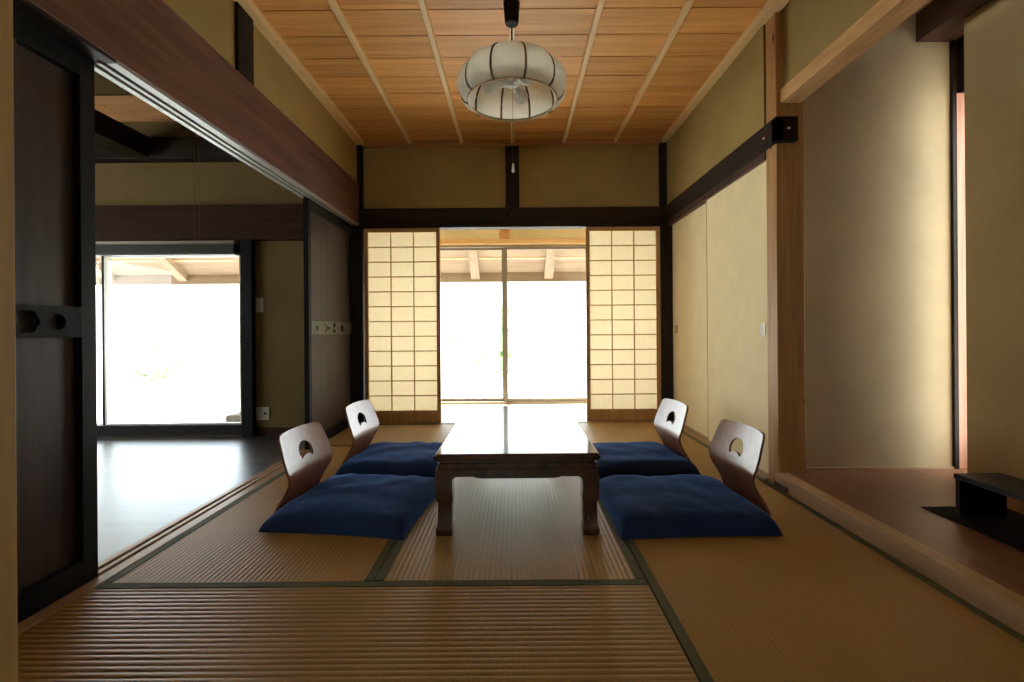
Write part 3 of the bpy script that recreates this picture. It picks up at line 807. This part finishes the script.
# ------------------------------------------------------------------ floor cushions
def cushion(cx, cy, rz, a, b_, T, seed, label, lift):
    n = 44; off = Vector((seed * 7.1, seed * 3.3, 0))
    bm = bmesh.new()
    top, bot = [], []
    for i in range(n + 1):
        rt, rb = [], []
        for j in range(n + 1):
            u = math.sin((-1 + 2 * i / n) * PI / 2 * .999); v = math.sin((-1 + 2 * j / n) * PI / 2 * .999)
            x = a * u * (1 - .03 * (1 - v * v)); yy = b_ * v * (1 - .03 * (1 - u * u))
            edge = max(0, 1 - abs(u) ** 13) ** .5 * max(0, 1 - abs(v) ** 13) ** .5
            corner = abs(u * v) ** 3
            seam = .016 - .008 * corner
            crown = .86 + .14 * (1 - u ** 4) * (1 - v ** 4)
            w = noise.noise(Vector((x * 7, yy * 7, 0)) + off) * .011 + noise.noise(Vector((x * 18, yy * 18, 3)) + off) * .0035
            crease = .003 * math.sin(17 * (u + v * .3) + seed) * abs(v) ** 3 * edge
            zt = seam + (T - .016) * edge * crown + (w + crease) * edge
            zb = .002 + (lift - .002) * max(0, 1 - abs(u) ** 4) * max(0, 1 - abs(v) ** 4)
            zb = min(zb, seam)
            rt.append(bm.verts.new((x, yy, max(zt, zb + .0005))))
            if i in (0, n) or j in (0, n): rb.append(rt[-1])
            else: rb.append(bm.verts.new((x, yy, zb)))
        top.append(rt); bot.append(rb)
    for i in range(n):
        for j in range(n):
            bm.faces.new((top[i][j], top[i + 1][j], top[i + 1][j + 1], top[i][j + 1]))
            try: bm.faces.new((bot[i][j], bot[i][j + 1], bot[i + 1][j + 1], bot[i + 1][j]))
            except ValueError: pass
    bmesh.ops.recalc_face_normals(bm, faces=bm.faces)
    m = MB(); m.bm.free(); m.bm = bm
    o = m.build('floor_cushion', M['navy'], None, True, (cx, cy, .0015), 80)
    o.rotation_euler = (0, 0, rz)
    tag(o, label, 'cushion', 'navy floor cushions round the low table')
    return o
cushion(-.727, 2.195, R(-7.5), .316, .305, .088, 1, 'navy blue floor cushion at the front left corner of the low table', .0145)
cushion(-.705, 2.905, R(-4), .315, .285, .090, 2, 'navy blue floor cushion at the far left side of the low table', .0145)
cushion(.742, 2.145, R(2), .328, .297, .094, 3, 'navy blue floor cushion at the front right corner of the low table', .0145)
cushion(.722, 2.872, R(4), .315, .285, .088, 4, 'navy blue floor cushion at the far right side of the low table', .0145)

# ------------------------------------------------------------------ pendant lamp
LX, LY = 0.0, 2.40
lamp = empty('pendant_lamp', (LX, LY, 2.035))
tag(lamp, 'round white fabric pendant lamp with brown ribs hanging from the wooden ceiling', 'lamp')
Z0 = 2.035
MB().lathe([(.026, 2.438 - Z0), (.033, 2.440 - Z0), (.0365, 2.455 - Z0), (.043, 2.55 - Z0), (.041, H - .032 - Z0)], 32).build('ceiling_cup', M['black'], lamp, True)
MB().tube([(0, 0, 2.43 - Z0), (0, 0, 2.24 - Z0)], .0042, 8).build('cord', M['black'], lamp, True)
NP = 10; PH = R(-90 + 14)
sprof = [(.228, 0), (.252, .012), (.270, .038), (.277, .070), (.275, .105), (.262, .142), (.238, .176), (.204, .204), (.165, .224), (.128, .235)]
sprof = smooth_profile([(r, z * .92) for r, z in sprof], 36)
def scallop(t, z):
    k = math.sin(PI * z / .2165) if z < .2165 else 0
    f = ((t - PH) * NP / (2 * PI)) % 1
    return 1 + .085 * max(0, k) ** .7 * (math.sin(PI * f) - .55)
MB().lathe([(r, z) for r, z in sprof], 160, mod=scallop, close=False).build('lamp_shade', M['lampfabric'], lamp, True)
for k in range(NP):
    t = PH + 2 * PI * k / NP
    pts = [((r * scallop(t, z) + .001) * math.cos(t), (r * scallop(t, z) + .001) * math.sin(t), z) for r, z in sprof]
    MB().tube(pts, .0056, 8).build('rib', M['lamprib'], lamp, True)
ringpts = lambda r, z: [(r * math.cos(2 * PI * i / 72), r * math.sin(2 * PI * i / 72), z) for i in range(72)]
MB().tube(ringpts(.230, .004), .0065, 8, True).build('bottom_ring', M['lampring'], lamp, True)
MB().tube(ringpts(.237, .012), .0058, 8, True).build('bottom_trim', M['lamprib'], lamp, True)
MB().tube(ringpts(.128, .2165), .006, 8, True).build('top_ring', M['lamprib'], lamp, True)
mb = MB()
for k in range(3):
    t = R(30 + 120 * k); mb.tube([(.127 * math.cos(t), .127 * math.sin(t), .2165), (.01 * math.cos(t), .01 * math.sin(t), .210)], .003, 6)
mb.build('spider', M['lamprib'], lamp, True)
MB().lathe([(0, .214), (.010, .212), (.010, .135), (.034, .130), (.040, .110), (.036, .088), (.020, .078), (.0, .076)], 24).build('socket_cluster', M['white'], lamp, True)
for k, t in enumerate((R(-55), R(65), R(185))):
    d = Vector((math.cos(t), math.sin(t), -.25)).normalized()
    Mx = Vector((0, 0, 1)).rotation_difference(d).to_matrix().to_4x4(); Mx.translation = Vector((0, 0, .105)) + d * .03
    s_ = MB().lathe([(0, 0), (.017, 0), (.019, .03), (.019, .045), (0, .046)], 20).build('socket', M['white'], lamp, True)
    s_.matrix_local = Mx
    g = MB().lathe([(.013, .046), (.018, .052), (.030, .064), (.037, .080), (.038, .092), (.034, .106), (.022, .119), (.010, .124), (0, .125)], 24, close=False).build('bulb', M['bulb'], s_, True)
pc = MB().tube([(.002, -.01, .125), (.002, -.01, -.325)], .0012, 6).build('pull_cord', M['lamprib'], lamp, True)
MB().lathe([(0, 0), (.004, -.002), (.0065, -.02), (.0085, -.040), (.006, -.046), (0, -.047)], 16, c=(.002, -.01, -.325)).build('pull_knob', M['white'], pc, True)

# ------------------------------------------------------------------ alcove bench and mat
bx = empty('display_bench', (1.91, 1.45, .072))
tag(bx, 'low black display bench on a dark mat in the alcove', 'bench')
B(-.098, .098, -.45, .452, .146, .168, bev=.002).build('top', M['blackwood'], bx)
for yy in (.425, -.44):
    B(-.0975, .094, yy, yy + .020, 0, .1465, bev=.0015).build('end_panel', M['blackwood'], bx)
mt = MB()
mt.box(1.748, 2.09, .85, 1.975, .0675, .0716, bev=.001)
for i in range(60):
    xx = 1.75 + i * .338 / 59
    mt.box(xx - .0016, xx + .0016, 1.974, 1.982 + random.random() * .004, .068, .0700)
m_ = mt.build('woven_mat', M['blackmat'])
tag(m_, 'thin black woven mat lying under the display bench in the alcove', 'mat')

# ------------------------------------------------------------------ small things in the wood-floored room
sk = empty('wall_outlet', (-2.132, 3.899, .150))
tag(sk, 'cream wall outlet plate low on the wall by the bright left window', 'outlet')
B(-.055, .055, -.008, 0, -.055, .055, bev=.003).build('plate', M['outlet'], sk)
B(.012, .030, -.0095, -.007, -.012, .012, bev=.001).build('socket', M['outletdark'], sk)
B(-.030, -.014, -.0095, -.007, -.014, .014, bev=.001).build('socket', M['outlet'], sk)
sw = empty('light_switch', (-2.152, 3.899, 1.068))
tag(sw, 'cream light switch plate high on the wall by the bright left window', 'switch')
B(-.032, .032, -.008, 0, -.06, .06, bev=.003).build('plate', M['outlet'], sw)
B(-.012, .012, -.012, -.007, -.025, .025, bev=.002).build('rocker', M['outlet'], sw)
bl = empty('window_blind', (-3.55, 3.86, 1.50))
tag(bl, 'dark raised blind bundled at the top of the left window', 'blind')
B(-1.25, 1.225, -.03, .03, .080, .105, bev=.002).build('headrail', M['alu'], bl)
mb = MB()
for i in range(9): mb.box(-1.24, 1.215, -.025, .025, .010 + i * .0075, .0145 + i * .0075)
mb.build('slats', M['blindfab'], bl)
B(-1.25, 1.225, -.028, .028, -.012, .006, bev=.002).build('bottom_rail', M['blindfab'], bl)
cd = empty('pull_cord_loop', (-2.605, 3.79, 1.485)); 
tag(cd, 'thin looped cord hanging down in front of the dark beam above the left window', 'cord')
MB().tube([(-.018, 0, 2.29 - 1.50 + .1), (-.018, 0, .02), (-.010, 0, .004), (0, 0, 0), (.010, 0, .004), (.018, 0, .02), (.018, 0, .89)], .0020, 6).build('loop', M['lamprib'], cd, True)

# ------------------------------------------------------------------ garden
sb = B(-2.85, -2.62, 4.52, 4.80, -.551, .022, bev=.02).build('stone_block', M['stone'])
tag(sb, 'grey stone block standing outside at the lower right corner of the left window', 'stone')
def shrub(x, y, rad, h, label, n=420):
    r = empty('garden_shrub', (x, y, -.55)); tag(r, label, 'shrub', 'shrubs out in the garden')
    MB().tube([(0, 0, 0), (.03, 0, h * .3), (.0, .02, h * .7)], [.05, .04, .015], 8).build('trunk', M['bark'], r, True)
    bm = bmesh.new()
    for i in range(n):
        d = Vector((random.gauss(0, 1), random.gauss(0, 1), random.gauss(0, 1))).normalized() * random.uniform(.45, 1) ** .5
        c = Vector((d.x * rad, d.y * rad, h * .58 + d.z * h * .42))
        nrm = Vector((random.gauss(0, 1), random.gauss(0, 1), random.gauss(.5, 1))).normalized()
        t = nrm.orthogonal().normalized(); s_ = nrm.cross(t); L_ = random.uniform(.06, .12)
        q = [c - t * L_, c + s_ * L_ * .45, c + t * L_, c - s_ * L_ * .45]
        bm.faces.new([bm.verts.new(p) for p in q])
    m = MB(); m.bm.free(); m.bm = bm
    m.build('leaves', M['leaf'], r)
shrub(-1.1, 11.5, .55, 1.9, 'pale green shrub seen through the left pane of the middle window')
shrub(.85, 14.0, .7, 1.8, 'pale green shrub seen through the right pane of the middle window')
shrub(-.20, 10.0, .16, 2.0, 'narrow green shrub seen just left of the window mullion')
shrub(-9.3, 12.0, .5, .8, 'low green shrub seen in the middle of the left window')
shrub(-10.6, 14.0, .5, 1.3, 'green shrub seen in the left half of the left window')

# ------------------------------------------------------------------ light
wd = bpy.data.worlds.new('sky'); C.world = wd; wd.use_nodes = True
bg = wd.node_tree.nodes['Background']
bg.inputs['Color'].default_value = (.93, .97, 1.0, 1); bg.inputs['Strength'].default_value = 7.0
sun = bpy.data.lights.new('sun', 'SUN'); sun.energy = 30; sun.angle = R(1.5); sun.color = (1, .96, .88)
so = bpy.data.objects.new('sun', sun); COL.objects.link(so)
d = Vector((.25, -.62, -1.0))   # from the garden side, high
so.rotation_euler = d.to_track_quat('-Z', 'Y').to_euler()

# ------------------------------------------------------------------ camera
cam = bpy.data.cameras.new('camera'); co = bpy.data.objects.new('camera', cam); COL.objects.link(co)
cam.sensor_width = 36; cam.sensor_fit = 'HORIZONTAL'; cam.lens = 36 * 460 / 1024
co.location = (0, 0, .849); co.rotation_euler = (R(90), .0075, 0)
cam.shift_x = -2 / 1024; cam.shift_y = -12 / 1024; cam.clip_start = .02; cam.clip_end = 200
C.camera = co
C.view_settings.view_transform = 'Standard'; C.view_settings.look = 'None'
C.view_settings.exposure = 0; C.view_settings.gamma = 1; C.view_settings.use_curve_mapping = False
C.cycles.use_denoising = True
C.cycles.max_bounces = 14; C.cycles.diffuse_bounces = 8; C.cycles.glossy_bounces = 6; C.cycles.transmission_bounces = 10; C.cycles.transparent_max_bounces = 12
C.cycles.sample_clamp_indirect = 12
